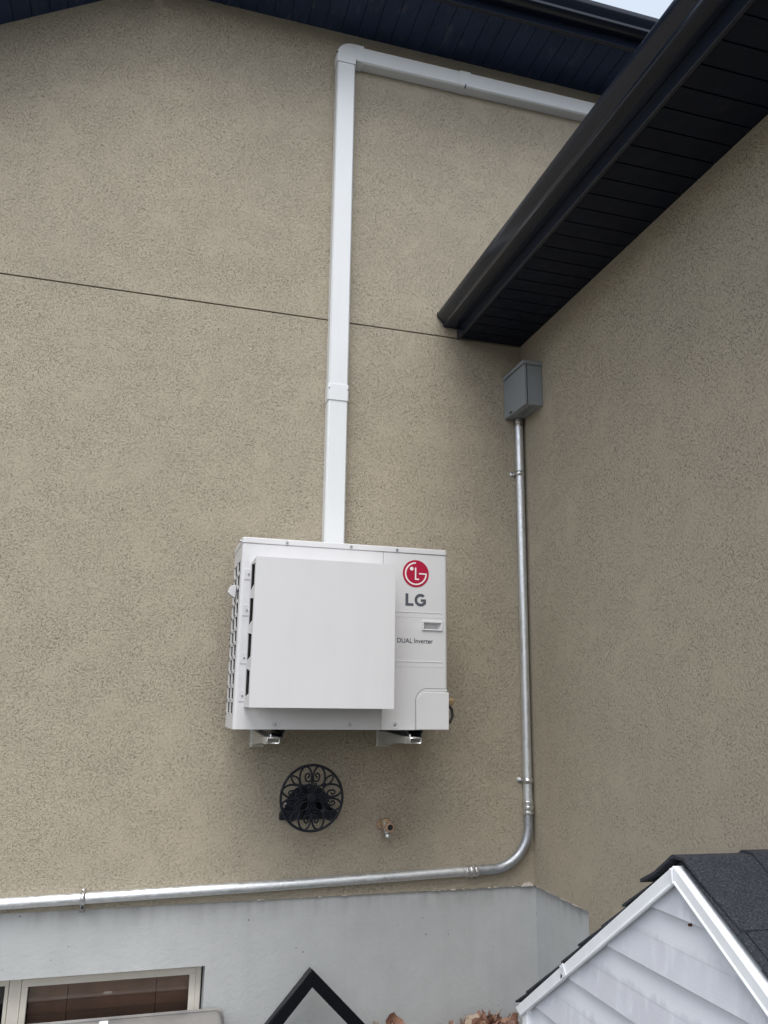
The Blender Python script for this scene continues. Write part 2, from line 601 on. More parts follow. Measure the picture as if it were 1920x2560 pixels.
# right eave: soffit boards, trim, fascia, gutter
SZ = 3.745
sm_ = MB()
y = 0.0
while y > -5.2:
    sm_.box(-.374, 0, y - .0965, y - .0035, SZ, SZ + .012)
    y -= .1
sm_.box(-.374, 0, -5.2, 0, SZ + .006, SZ + .014)
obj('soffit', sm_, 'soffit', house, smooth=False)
obj('fascia', MB().box(-.392, -.374, -5.2, -.001, SZ - .010, SZ + .15), 'black', house, .003)
def gutter(prof_axis, a0, a1, ed, z0, flip=1):
    """K-style profile: ed = fascia face, runs from a0 to a1 along the given axis"""
    P = [(.000, .130), (.000, .055), (.074, .054), (.081, .058), (.0815, .074), (.093, .086), (.110, .103), (.116, .118), (.116, .136),
         (.106, .136), (.106, .120), (.100, .108), (.086, .096), (.075, .080), (.072, .060), (.004, .060), (.004, .130)]
    return P
def gutter_bm(axis, a0, a1, ed, z0, dep=1.0):
    P = gutter(axis, a0, a1, ed, z0)
    b = MB()
    if axis == 'y':
        b.prism([(ed - p * dep, a0, z0 + q) for p, q in P], (0, a1 - a0, 0))
    else:
        b.prism([(a0, ed - p * dep, z0 + q) for p, q in P], (a1 - a0, 0, 0))
    return b
def gutter_cap(axis, a, th, ed, z0):
    P = [(.000, .130), (.000, .053), (.075, .053), (.083, .060), (.084, .075), (.096, .089), (.112, .102), (.119, .118), (.119, .138), (.0, .138)]
    b = MB()
    if axis == 'y':
        b.prism([(ed - p, a, z0 + q) for p, q in P], (0, th, 0))
    else:
        b.prism([(a, ed - p, z0 + q) for p, q in P], (th, 0, 0))
    return b
gt = obj('gutter', gutter_bm('y', -.006, -5.2, -.3925, SZ), 'black', house, .0025, 2)
obj('end_cap', gutter_cap('y', -.0055, .0035, -.3925, SZ), 'black', gt)
# roof of the wing
rf = MB()
rf.prism([(-.430, -5.2, SZ + .150), (2.4, -5.2, SZ + 1.60), (2.4, -5.2, SZ + 1.63), (-.435, -5.2, SZ + .168)], (0, 5.2 - .004, 0))
obj('roof', rf, 'shingle', house)

# upper eave over the back wall
UZ = 5.61
su = MB()
x = -2.217
k = 0
xs0 = -.418 - .1 * 18
while xs0 < 2.4:
    su.box(max(xs0 + .0025, -2.18), xs0 + .0975, -.38, 0, UZ, UZ + .012)
    xs0 += .1
su.box(-2.18, 2.5, -.38, 0, UZ + .006, UZ + .014)
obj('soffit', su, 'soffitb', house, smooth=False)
obj('fascia', MB().box(-2.20, 2.5, -.405, -.38, UZ - .010, UZ + .16), 'black', house, .003)
gu = obj('gutter', gutter_bm('x', -2.2, 2.5, -.4055, UZ - .005), 'black', house, .0025, 2)
rf = MB()
rf.prism([(-2.2, -.45, UZ + .152), (-2.2, 1.2, UZ + .95), (-2.2, 1.2, UZ + .98), (-2.2, -.455, UZ + .17)], (4.7, 0, 0))
obj('roof', rf, 'shingle', house)
# sloping rake on the left
sl = MB()
d = Vector((1, 0, .619)).normalized()
nrm = Vector((-.619, 0, 1)).normalized()
p0 = Vector((-2.440, 0, 5.451)) - d * 2.6
for i in range(29):
    a = p0 + d * (i * .1 + .0025)
    b_ = p0 + d * (i * .1 + .0975)
    sl.prism([a, b_, b_ + nrm * .012, a + nrm * .012], (0, -.38, 0))
sl.prism([p0 + nrm * .006, p0 + d * 2.9 + nrm * .006, p0 + d * 2.9 + nrm * .014, p0 + nrm * .014], (0, -.38, 0))
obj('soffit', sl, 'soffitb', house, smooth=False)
fr = MB().prism([p0 + Vector((0, -.38, 0)) - nrm * .01, p0 + d * 2.9 + Vector((0, -.38, 0)) - nrm * .01, p0 + d * 2.9 + Vector((0, -.38, 0)) + nrm * .16, p0 + Vector((0, -.38, 0)) + nrm * .16], (0, -.025, 0))
obj('fascia', fr, 'black', house)
rl = MB().prism([p0 + nrm * .162 + Vector((0, .3, 0)), p0 + d * 2.9 + nrm * .162 + Vector((0, .3, 0)), p0 + d * 2.9 + nrm * .19 + Vector((0, .3, 0)), p0 + nrm * .19 + Vector((0, .3, 0))], (0, -.73, 0))
obj('roof', rl, 'shingle', house)

# basement window
YW = .10
win = obj('window', MB().box(WX0, -1.594, YW + .005, YW + .06, WZ1 - .022, WZ1).box(-1.645, -1.594, YW + .005, YW + .06, WZ0, WZ1 - .022)
          .box(-2.385, -2.338, YW + .005, YW + .06, WZ0, WZ1 - .022), 'wframe', house, .003)
sash = MB().box(-2.336, -1.618, YW, YW + .03, WZ1 - .057, WZ1 - .027).box(-1.640, -1.618, YW, YW + .03, WZ0, WZ1 - .057).box(-2.336, -2.311, YW, YW + .03, WZ0, WZ1 - .057)
obj('sash', sash, 'wframe', win, .002)
obj('sash', MB().box(-3.3, -2.387, YW + .008, YW + .03, WZ1 - .050, WZ1 - .024).box(-2.402, -2.387, YW + .008, YW + .03, WZ0, WZ1 - .050), 'wframe', win, .002)
obj('pane', MB().box(-2.309, -1.642, YW + .016, YW + .020, WZ0, WZ1 - .059), 'glass', win)
obj('pane', MB().box(-3.3, -2.404, YW + .018, YW + .022, WZ0, WZ1 - .052), 'glass', win)
bl = MB()
z = WZ1 - .045
while z > WZ0:
    for (xa, xb) in ((-2.31, -2.155), (-2.153, -1.785), (-1.783, -1.64)):
        bl.prism([(xa, YW + .075, z), (xa, YW + .081, z + .001), (xa, YW + .060, z - .043), (xa, YW + .054, z - .042)], (xb - xa, 0, 0))
    z -= .046
obj('blind', bl, 'blind', win, smooth=False)
for x in (-2.154, -1.784):
    obj('blind_cord', MB().tube([(x, YW + .058, WZ0), (x, YW + .058, WZ1 - .06)], .0012, 6), 'gap', win)
obj('room', MB().box(XL, WX1 + .3, YW + .3, YW + .31, 0, 1).box(WX1 + .001, WX1 + .01, YW + .07, YW + .3, 0, .8), 'gap', win)

# ------------------------------------------------------------------ line cover (white duct)
duct = thing('duct', (-1.08, 0, 2.43), 'white square pipe cover rising from the outdoor unit and turning right under the eave', 'pipe cover')
def trap(xc, z, wf, wb, dep):
    return [(xc - wb / 2, 0, z), (xc - wb / 2 + .002, -dep * .45, z), (xc - wf / 2 - .003, -dep + .010, z), (xc - wf / 2 + .004, -dep, z), (xc + wf / 2 - .004, -dep, z), (xc + wf / 2 + .003, -dep + .010, z), (xc + wb / 2 - .002, -dep * .45, z), (xc + wb / 2, 0, z)]
def loft(b, A, B):
    n = len(A)
    b.add(A + B, [tuple(range(n)), tuple(range(n, 2 * n))] + [(i, (i + 1) % n, (i + 1) % n + n, i + n) for i in range(n)])
def vduct(z0, z1, wf=.100, dep=.068):
    b = MB()
    c = lambda z: -1.0795 - .0095 * (z - 2.5) / 2.85
    loft(b, trap(c(z0), z0, wf, wf + .006, dep), trap(c(z1), z1, wf, wf + .006, dep))
    return b
obj('channel', vduct(2.2, 3.275), 'whitep', duct, .0012)
obj('channel', vduct(3.34, 5.36), 'whitep', duct, .0012)
cp = MB()
for (z0, z1, e) in ((3.262, 3.352, .005), (3.262, 3.268, .007), (3.346, 3.352, .007)):
    pass
cpl = obj('coupling', vduct(3.262, 3.352, .108, .0725), 'whitep', duct, .0018)
obj('slot', MB().box(-1.1355, -1.128, -.0736, -.0720, 3.322, 3.328), 'seam', cpl)
obj('slot', MB().box(-1.036, -1.0285, -.0736, -.0720, 3.322, 3.328), 'seam', cpl)
def hduct(x0, x1, wf=.100, dep=.068, zc=5.427):
    b = MB()
    A = [(x0, p[1], zc + p[0]) for p in trap(0, 0, wf, wf + .006, dep)]
    B = [(x1, p[1], zc + p[0]) for p in trap(0, 0, wf, wf + .006, dep)]
    loft(b, A, B)
    return b
obj('channel', hduct(-1.0, -.365), 'whitep', duct, .0012)
obj('channel', hduct(-.335, 1.6), 'whitep', duct, .0012)
cpl = obj('coupling', hduct(-.384, -.316, .107, .0725), 'whitep', duct, .0018)
obj('slot', MB().box(-.354, -.347, -.0738, -.058, 5.366, 5.3865), 'seam', cpl)
# elbow
eb = MB()
def arc(cx, cz, r, a0, a1, n):
    return [(cx + r * math.cos(R(a0 + (a1 - a0) * i / n)), cz + r * math.sin(R(a0 + (a1 - a0) * i / n))) for i in range(n + 1)]
def elbow_outline(g_):
    L = -1.1435 - g_
    out_ = [(L, 5.345)] + arc(L + .088, 5.482 + g_ - .088, .088, 180, 90, 14) + [(-.990, 5.482 + g_)]
    inn = [(-.990, 5.372 - g_), (-1.020 + g_, 5.372 - g_)] + arc(-1.024, 5.362, .011, 90, 180, 3) + [(-1.035 + g_, 5.345)]
    return out_ + inn
A = [(p[0], 0, p[1]) for p in elbow_outline(.004)]
B_ = [(p[0], -.066, p[1]) for p in elbow_outline(.004)]
C_ = [(p[0], -.0735, p[1]) for p in elbow_outline(-.002)]
n = len(A)
eb.add(A + B_ + C_, [tuple(range(n)), tuple(range(2 * n, 3 * n))] + [(i, (i + 1) % n, (i + 1) % n + n, i + n) for i in range(n)] + [(i + n, (i + 1) % n + n, (i + 1) % n + 2 * n, i + 2 * n) for i in range(n)])
el_ = obj('elbow', eb, 'whitep', duct, ang=50)
obj('slot', MB().box(-1.1485, -1.140, -.0750, -.058, 5.40, 5.405), 'seam', el_)
obj('slot', MB().box(-1.033, -1.029, -.0755, -.060, 5.366, 5.378), 'seam', el_)

# ------------------------------------------------------------------ outdoor unit
XA, XB, YB, YF, ZA, ZB = -1.571, -.620, -.113, -.443, 1.618, 2.404
unit = thing('air_conditioner', ((XA + XB) / 2, -.28, ZA), 'white outdoor heat pump unit on wall brackets below the white pipe cover', 'air conditioner')
# body shell: front panel, right side, rear posts; left side is an open lattice
sh = MB()
def rrect(x0, x1, y0, y1, r, z, n=5, flags=(1, 1, 0, 0)):
    pts = []
    for (cx, cy, a0, fl) in ((x1, y0, -90, flags[1]), (x1, y1, 0, flags[2]), (x0, y1, 90, flags[3]), (x0, y0, 180, flags[0])):
        if fl:
            sx = -1 if cx == x1 else 1
            sy = 1 if cy == y0 else -1
            for i in range(n + 1):
                a = R(a0 + 90 * i / n)
                pts.append((cx + sx * r + r * math.cos(a), cy + sy * r + r * math.sin(a), z))
        else:
            pts.append((cx, cy, z))
    return pts
# front and side sheet as one folded solid, left side cut short for the grille
PHX0, PHX1, PHZ0, PHZ1 = -.7365, -.6535, 2.0605, 2.0905
sh.prism(rrect(XA, XB, YF, YF + .030, .016, ZA, flags=(1, 1, 0, 0)), (0, 0, PHZ0 - ZA))
sh.prism(rrect(XA, XB, YF, YF + .030, .016, PHZ1, flags=(1, 1, 0, 0)), (0, 0, ZB - PHZ1))
sh.prism(rrect(XA, PHX0, YF, YF + .030, .016, PHZ0, flags=(1, 0, 0, 0)), (0, 0, PHZ1 - PHZ0))
sh.prism(rrect(PHX1, XB, YF, YF + .030, .016, PHZ0, flags=(0, 1, 0, 0)), (0, 0, PHZ1 - PHZ0))
sh.box(XB - .030, XB, YF + .030, YB, ZA, ZB)
sh.box(XA, XA + .02, YF + .030, YB, ZA, ZA + .055)
sh.box(XA, XA + .02, YF + .030, YB, ZB - .062, ZB)
sh.box(XA, XA + .008, YB - .006, YB, ZA + .055, ZB - .062)
sh.box(XA + .02, XB - .03, YF + .030, YB, ZA, ZA + .012)
cas = obj('casing', sh, 'white', unit, ang=30)
# coil block behind the lattice
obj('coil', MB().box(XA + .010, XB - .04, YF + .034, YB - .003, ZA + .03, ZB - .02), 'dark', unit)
fins = MB()
for i in range(60):
    zz = ZA + .06 + i * .0117
    fins.box(XA + .0088, XA + .0098, YF + .036, YB - .01, zz, zz + .002)
obj('coil_fin', fins, 'screw', unit)['kind'] = 'stuff'
gr = MB()
for i in range(12):
    zz = ZA + .055 + i * (ZB - .062 - ZA - .055) / 11
    gr.box(XA - .0005, XA + .004, YF + .030, YB - .004, zz - .0075, zz + .0075)
for yy, hw in ((YF + .036, .006), (YF + .165, .016), (YB - .020, .016)):
    gr.box(XA - .0005, XA + .005, yy - hw, yy + hw, ZA + .055, ZB - .062)
obj('side_grille', gr, 'grill', unit, .0008)
obj('sensor_clip', MB().prism([(XA - .004, -.27, 2.238), (XA - .028, -.27, 2.232), (XA - .040, -.27, 2.205), (XA - .034, -.27, 2.198), (XA - .020, -.27, 2.186), (XA - .004, -.27, 2.18)], (0, -.035, 0)), 'grill', unit, .002)
# lid
lid = obj('lid', MB().prism(rrect(XA - .002, XB + .002, YF - .003, YB, .018, ZB + .0015, flags=(1, 1, 0, 0)), (0, 0, .026)), 'white', unit, .003, 2, ang=30)
obj('lid_seam', MB().box(XA + .014, XB - .012, YF + .002, YB, ZB - .0005, ZB + .002), 'seam', unit)
def screw(p, ax, r, parent, h=.003):
    b = MB().lathe([(r, 0), (r, h * .5), (r * .75, h)], p, ax, 12)
    o = obj('screw', b, 'screw', parent)
    return o
for x, zz in ((-1.376, 2.417), (-1.084, 2.418), (-.867, 2.418)):
    screw((x, YF - .003, zz), (0, -1, 0), .0062, lid, .005)
screw((XA - .002, YF + .03, 2.417), (-1, 0, 0), .006, lid, .007)
# vertical seam between front panel and service panel
obj('panel_seam', MB().box(-.9322, -.9308, YF - .0006, YF + .001, ZA, ZB), 'seam', unit)
# pressed bands
for zc in (2.125, 1.904):
    b = MB()
    b.prism([(-.93, YF + .001, zc - .0135), (-.642, YF + .001, zc - .0135), (-.642, YF + .001, zc + .0125), (-.93, YF + .001, zc + .0125)], (0, -.0016, 0))
    o = obj('pressed_band', b, 'white', unit, .0016, 2)
    o2 = MB().box(-.93, -.6445, YF - .0022, YF - .0004, zc + .0095, zc + .0108)
    obj('crease', o2, 'seam' if zc < 0 else 'white', o)
# recessed dimples and screws along the bottom
for x, zz in ((-1.394, 1.637), (-1.070, 1.638), (-.868, 1.639)):
    ring = MB().lathe([(.0165, 0), (.0165, .0012), (.0150, .0020), (.0115, .0004)], (x, YF - .0001, zz), (0, -1, 0), 24)
    o = obj('screw_dimple', ring, 'white', unit)
    screw((x, YF - .0004, zz), (0, -1, 0), .0066, o, .0035)
# handle recess (real pocket)
hx0, hx1, hz0, hz1 = -.745, -.645, 2.055, 2.099
hf = MB()
for (a, b_, c, e) in ((hx0, hx1, hz1 - .009, hz1), (hx0, hx1, hz0, hz0 + .006), (hx0, hx0 + .009, hz0 + .006, hz1 - .009), (hx1 - .009, hx1, hz0 + .006, hz1 - .009)):
    hf.box(a, b_, YF - .0060, YF - .0002, c, e)
hnd = obj('handle', hf, 'white', unit, .0015)
pk = MB()
i0, i1, j0, j1 = hx0 + .009, hx1 - .009, hz0 + .006, hz1 - .009
q0, q1, r0, r1 = PHX0 - .0005, PHX1 + .0005, PHZ0 - .0005, PHZ1 + .0005
pk.add([(q0, YF - .0015, r0), (q1, YF - .0015, r0), (q1, YF - .0015, r1), (q0, YF - .0015, r1),
        (q0 + .014, YF + .024, r0 + .006), (q1 - .014, YF + .024, r0 + .006), (q1 - .014, YF + .024, r1 - .001), (q0 + .014, YF + .024, r1 - .001)],
       [(0, 1, 5, 4), (1, 2, 6, 5), (2, 3, 7, 6), (3, 0, 4, 7), (4, 5, 6, 7)])
obj('handle_pocket', pk, 'white', hnd, smooth=False)
# service cover at the lower right
sc = MB()
cv = [(XB + .003, 1.619), (XB + .003, 1.782)] + [(p[0], p[1]) for p in arc(-.770 + .046, 1.782 - .046, .046, 90, 180, 10)] + [(-.770, 1.619)]
sc.prism([(p[0], YF - .001, p[1]) for p in cv], (0, -.004, 0))
obj('service_cover', sc, 'white', unit, .002)
gp = MB()
cv0 = [(XB - .004, 1.786), (XB - .004, 1.797)] + arc(-.7735 + .056, 1.797 - .056, .056, 90, 180, 10) + [(-.7735, 1.619), (-.7705, 1.619)] + list(reversed(arc(-.7705 + .047, 1.784 - .047, .047, 90, 180, 10)))
gp.prism([(p[0], YF - .0004, p[1]) for p in cv0], (0, -.0010, 0))
obj('cover_recess', gp, 'grill', unit)
ln = MB()
o1 = [(XB - .002, 1.7975)] + arc(-.7735 + .056, 1.797 - .056, .0565, 90, 180, 10) + [(-.7740, 1.619)]
for a, b_ in zip(o1[:-1], o1[1:]):
    a, b_ = Vector((a[0], YF - .0010, a[1])), Vector((b_[0], YF - .0010, b_[1]))
    ln.tube([a, b_], .0011, 6)
obj('cover_seam', ln, 'seam', unit)

# emblem: red disc with a white broken ring, a dot and two letters
EX, EZ, ER = -.775, 2.313, .0632
em = obj('emblem', MB().lathe([(ER, 0), (ER, .0008)], (EX, YF - .0002, EZ), (0, -1, 0), 64), 'red', unit, label='round red emblem with white ring')
mk = MB()
def flat(b, pts2, y0=YF - .0011, th=.0005):
    b.prism([(p[0], y0, p[1]) for p in pts2], (0, -th, 0))
ro, ri = ER * .835, ER * .735
aa = [90 + 270 * i / 48 for i in range(49)]
for i in range(48):
    a, b_ = R(aa[i]), R(aa[i + 1])
    flat(mk, [(EX + ro * math.cos(a), EZ + ro * math.sin(a)), (EX + ro * math.cos(b_), EZ + ro * math.sin(b_)), (EX + ri * math.cos(b_), EZ + ri * math.sin(b_)), (EX + ri * math.cos(a), EZ + ri * math.sin(a))])
s_ = ER * .095
flat(mk, [(EX + .24 * ER, EZ - s_ / 2), (EX + ro, EZ - s_ / 2 + .0001), (EX + ro, EZ + s_ / 2), (EX + .24 * ER, EZ + s_ / 2)], YF - .00165)
flat(mk, [(EX - .07 * ER, EZ + .44 * ER), (EX + .03 * ER, EZ + .44 * ER), (EX + .03 * ER, EZ - .36 * ER), (EX + .24 * ER, EZ - .36 * ER), (EX + .24 * ER, EZ - .46 * ER), (EX - .07 * ER, EZ - .46 * ER)][::-1])
flat(mk, [(EX - .32 * ER + .135 * ER * math.cos(R(a)), EZ + .35 * ER + .135 * ER * math.sin(R(a))) for a in range(0, 360, 20)])
obj('emblem_mark', mk, 'emw', em, smooth=False)
# two bold grey capitals
lt = MB()
Lx, Lz, Hc, St = -.8240, 2.1640, .0560, .0135
flat(lt, [(Lx, Lz), (Lx + .0385, Lz), (Lx + .0385, Lz + St * .86), (Lx + St, Lz + St * .86), (Lx + St, Lz + Hc), (Lx, Lz + Hc)], YF - .0004)
gx, gz, go, gi = -.7515, Lz + Hc / 2, Hc / 2 + .0010, Hc / 2 - St + .0015
ga = [48 + (360 - 48 - 42) * i / 26 for i in range(27)]
for i in range(26):
    a, b_ = R(ga[i]), R(ga[i + 1])
    flat(lt, [(gx + go * math.cos(a), gz + go * math.sin(a)), (gx + go * math.cos(b_), gz + go * math.sin(b_)), (gx + gi * math.cos(b_), gz + gi * math.sin(b_)), (gx + gi * math.cos(a), gz + gi * math.sin(a))], YF - .0004)
rx_ = gx + go * .90
flat(lt, [(rx_ - St * .95, gz - go * .80), (rx_, gz - go * .62), (rx_, gz + .004), (rx_ - St * .95, gz + .004)], YF - .0004, .00052)
flat(lt, [(gx + .001, gz - .0075), (rx_ - .001, gz - .0075), (rx_ - .001, gz + .0042), (gx + .001, gz + .0042)], YF - .0004, .00054)
obj('lettering', lt, 'ink', unit, smooth=False)
# thin lettering from a text curve turned into a mesh
def text_mesh(body, x0, x1, zb, yy, mat, parent, name='lettering', off=.008):
    cu = bpy.data.curves.new(name, 'FONT')
    cu.body = body
    cu.size = 1
    cu.extrude = .01
    cu.offset = off
    to = bpy.data.objects.new(name + '_tmp', cu)
    COL.objects.link(to)
    dg = bpy.context.evaluated_depsgraph_get()
    me = bpy.data.meshes.new_from_object(to.evaluated_get(dg))
    bpy.data.objects.remove(to)
    xs = [v.co.x for v in me.vertices]
    k = (x1 - x0) / (max(xs) - min(xs))
    mn = min(xs)
    for v in me.vertices:
        c = v.co.copy()
        v.co = ((c.x - mn) * k, -c.z * .04, c.y * k * 1.05)
    me.materials.clear()
    me.materials.append(MT[mat])
    o = bpy.data.objects.new(name, me)
    COL.objects.link(o)
    o.parent = parent
    o.location = Vector((x0, yy, zb)) - wloc(parent)
    return o
text_mesh('DUAL Inverter', -.8610, -.6920, 1.9975, YF - .0008, 'ink', unit)

# air baffle in front of the fan
BX0, BX1, BZ0, BZ1, BY = -1.529, -.927, 1.709, 2.318, -.624
bf = MB()
bf.box(BX0, BX1, BY, BY + .004, BZ0, BZ1)
bf.box(BX0, BX1, BY + .004, YF - .0015, BZ1 - .003, BZ1)
bf.box(BX1 - .003, BX1, BY + .004, YF - .0015, BZ0, BZ1 - .003)
# left cheek with four chamfered slots
zs = [BZ0]
slots = []
for i in range(4):
    a = BZ0 + .040 + i * .1475
    slots.append((a, a + .118))
ys, yf = YF - .0015, BY + .004
def yz(b, pts):
    b.prism([(BX0, p[0], p[1]) for p in pts], (.003, 0, 0))
yz(bf, [(yf, BZ0), (ys, BZ0), (ys, slots[0][0]), (yf, slots[0][0])])
for i, (a, e) in enumerate(slots):
    yz(bf, [(yf, a), (yf + .028, a), (yf + .028, e), (yf, e)])
    yz(bf, [(ys - .012, a), (ys, a), (ys, e), (ys - .012, e)])
    yz(bf, [(yf + .028, e - .014), (ys - .012, e), (yf + .028, e)])
    yz(bf, [(yf + .028, a), (ys - .012, a), (yf + .028, a + .014)])
    top = slots[i + 1][0] if i < 3 else BZ1 - .003
    yz(bf, [(yf, e), (ys, e), (ys, top), (yf, top)])
baf = obj('air_baffle', bf, 'white', unit, smooth=False)
# fan guard seen through the slots
fg = MB()
for i in range(34):
    zz = BZ0 + .02 + i * .0172
    fg.box(BX0 + .006, BX1 - .03, YF - .016, YF - .012, zz, zz + .004)
for i in range(16):
    xx = BX0 + .006 + i * .035
    fg.box(xx, xx + .003, YF - .020, YF - .012, BZ0 + .02, BZ1 - .02)
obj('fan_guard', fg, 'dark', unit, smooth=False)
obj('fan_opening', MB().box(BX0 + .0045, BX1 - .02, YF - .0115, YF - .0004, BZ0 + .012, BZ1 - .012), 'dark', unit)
for zc in (2.268, 2.112, 1.910, 1.754):
    tb = MB().box(BX0 - .026, BX0 + .001, YF - .0026, YF - .0005, zc - .024, zc + .024)
    o = obj('mounting_tab', tb, 'white', baf, .001)
    screw((BX0 - .009, YF - .0026, zc), (0, -1, 0), .0042, o, .004)
# service valve and cable on the right flank
vv = MB().lathe([(.016, 0), (.016, .062), (.013, .066)], (XB, -.34, 1.742), (1, 0, 0), 6)
obj('valve_nut', vv, 'brassy', unit)
vv = MB().lathe([(.012, 0), (.012, .012)], (XB, -.34, 1.690), (1, 0, 0), 6)
obj('valve_nut', vv, 'brassy', unit)
cb = MB()
cb.tube([(XB - .002, -.33, 1.735), (XB + .040, -.33, 1.727), (XB + .058, -.335, 1.708), (XB + .061, -.34, 1.676), (XB + .045, -.345, 1.648), (XB - .002, -.35, 1.638)], .0062, 10)
obj('cable', cb, 'rubber', unit)
obj('sticker', MB().box(XB + .0004, XB + .0008, -.40, -.34, 1.65, 1.715), 'label', unit)

# mounting feet of the unit: dark hat rails running front to back
for xc in (-1.387, -.773):
    ft = MB()
    pr = [(-.036, 0), (-.036, -.012), (-.030, -.017), (-.030, -.030), (-.0275, -.033), (.0275, -.033), (.030, -.030), (.030, -.017), (.036, -.012), (.036, 0),
          (.033, 0), (.033, -.011), (.027, -.016), (.027, -.030), (-.027, -.030), (-.027, -.016), (-.033, -.011), (-.033, 0)]
    ft.prism([(xc + p, YF + .005, ZA + q) for p, q in pr], (0, .33, 0))
    obj('mounting_foot', ft, 'foot', unit, smooth=False)

# ------------------------------------------------------------------ wall brackets
def bracket(xw, label):
    t = thing('wall_bracket', (xw, -.2, 1.52), label, 'bracket', 'steel brackets carrying the outdoor unit')
    obj('wall_plate', MB().box(xw - .008, xw + .058, -.006, -.0005, 1.522, 1.612).box(xw - .002, xw + .001, -.034, -.006, 1.522, 1.612), 'arm', t, .001)
    a = MB()
    # folded channel: two tapering cheeks, top flange, open nose
    side = [(-.006, 1.530), (-.006, 1.598), (-.030, 1.600), (-.45, 1.585), (-.515, 1.585), (-.515, 1.566), (-.50, 1.562), (-.3, 1.556)]
    for s0 in (xw + .001, xw + .050):
        a.prism([(s0, p, q) for p, q in side], (.0025, 0, 0))
    a.box(xw + .001, xw + .0525, -.515, -.20, 1.585, 1.5875)
    a.prism([(xw + .001, -.006, 1.5985), (xw + .001, -.45, 1.5855), (xw + .001, -.45, 1.5875), (xw + .001, -.006, 1.601)], (.0515, 0, 0))
    a.box(xw + .001, xw + .0525, -.515, -.47, 1.5635, 1.566)
    obj('arm', a, 'arm', t, .0006, smooth=False)
    # rolled front lip around the open nose
    lp = MB()
    x0, x1, z0, z1 = xw + .002, xw + .0515, 1.566, 1.5865
    lp.tube([(x0 + .003, -.515, z0), (x1 - .004, -.515, z0), (x1, -.515, z0 + .005), (x1, -.515, z1 - .004), (x1 - .004, -.515, z1), (x0 + .003, -.515, z1), (x0, -.515, z1 - .003), (x0, -.515, z0 + .003)], .0020, 6, closed=True)
    obj('nose_lip', lp, 'galvb', t)
    obj('gusset', MB().prism([(xw + .026, -.05, 1.528), (xw + .026, -.14, 1.543), (xw + .026, -.14, 1.549), (xw + .026, -.05, 1.540)], (.012, 0, 0)), 'arm', t)
    obj('rubber_pad', MB().box(xw + .004, xw + .050, -.47, -.40, 1.5882, 1.5850 + .0), 'rubber', t) if False else None
    obj('bolt', MB().lathe([(.009, 0), (.009, .004), (.006, .0045), (.006, .011)], (xw + .027, -.43, 1.5878), (0, 0, 1), 6), 'galvb', t)
    obj('washer', MB().lathe([(.016, 0), (.016, .002)], (xw + .027, -.43, 1.5855), (0, 0, 1), 16), 'rubber', t)
    for zz in (1.540, 1.590):
        obj('lag_bolt', MB().lathe([(.006, 0), (.006, .004)], (xw - .0045, -.0062, zz), (0, -1, 0), 6), 'galvb', t)
    return t
bracket(-1.436, 'galvanised steel bracket under the left end of the white outdoor unit')
bracket(-.822, 'galvanised steel bracket under the right end of the white outdoor unit, beside its service cover')

# ------------------------------------------------------------------ grey junction box
jb = thing('junction_box', (-.055, -.127, 3.292), 'grey metal electrical box high in the wall corner under the black eave', 'electrical box')
JY0, JY1, JX, JZ0, JZ1 = -.257, -.004, -.108, 3.292, 3.536
obj('body', MB().box(JX + .016, -.001, JY0, JY1, JZ0, JZ1), 'greybox', jb, .0015)
obj('cover_gap', MB().box(JX + .0135, JX + .0185, JY0 - .0012, JY1 + .0012, JZ0 + .001, JZ1 - .002), 'gap', jb)  # dark strip painted in for the shaded gap behind the cover
obj('cover', MB().box(JX, JX + .0140, JY0 - .0035, JY1 + .003, JZ0 - .003, JZ1 - .001), 'greybox', jb, .0015)
obj('drip_lid', MB().box(JX - .008, -.0005, JY0 - .010, JY1 + .003, JZ1, JZ1 + .0035).box(JX - .008, JX - .0055, JY0 - .010, JY1 + .003, JZ1 - .018, JZ1)
    .box(JX - .0055, -.0005, JY0 - .010, JY0 - .0075, JZ1 - .018, JZ1), 'greybox', jb, .001)
kn = MB()
for yy in (-.225, -.185, -.145, -.105):
    cc = [(-.055 + .0145 * math.cos(R(a)), yy + .0145 * math.sin(R(a)), JZ0 - .0004) for a in range(0, 360, 20)]
    kn.tube(cc, .0011, 5, closed=True)
obj('knockout', kn, 'black', jb)
la = MB().tube([(JX - .002, -.075, JZ0 + .010), (JX - .007, -.085, JZ0 + .006), (JX - .007, -.095, JZ0 + .010), (JX - .002, -.105, JZ0 + .008)], .0022, 6)
la.tube([(JX - .001, -.090, JZ0 + .008), (JX - .006, -.090, JZ0 + .001)], .002, 6)
obj('latch', la, 'black', jb)

# ------------------------------------------------------------------ conduit
cn = thing('conduit', (-.04, -.036, .93), 'silver galvanised conduit dropping from the grey box then running left above the foundation', 'conduit')
CR = .0228
CY = -.034
cx = -.0405
def drop(z):
    return (cx - .0005 * (z - 1.2), CY, z)
obj('pipe', MB().tube([(-.0385, CY, 3.25), (-.040, CY, 2.2), (-.0415, CY, 1.255)], CR, 24), 'galv', cn)
def zrun(x):
    return .944 + (x + .36) * .0206
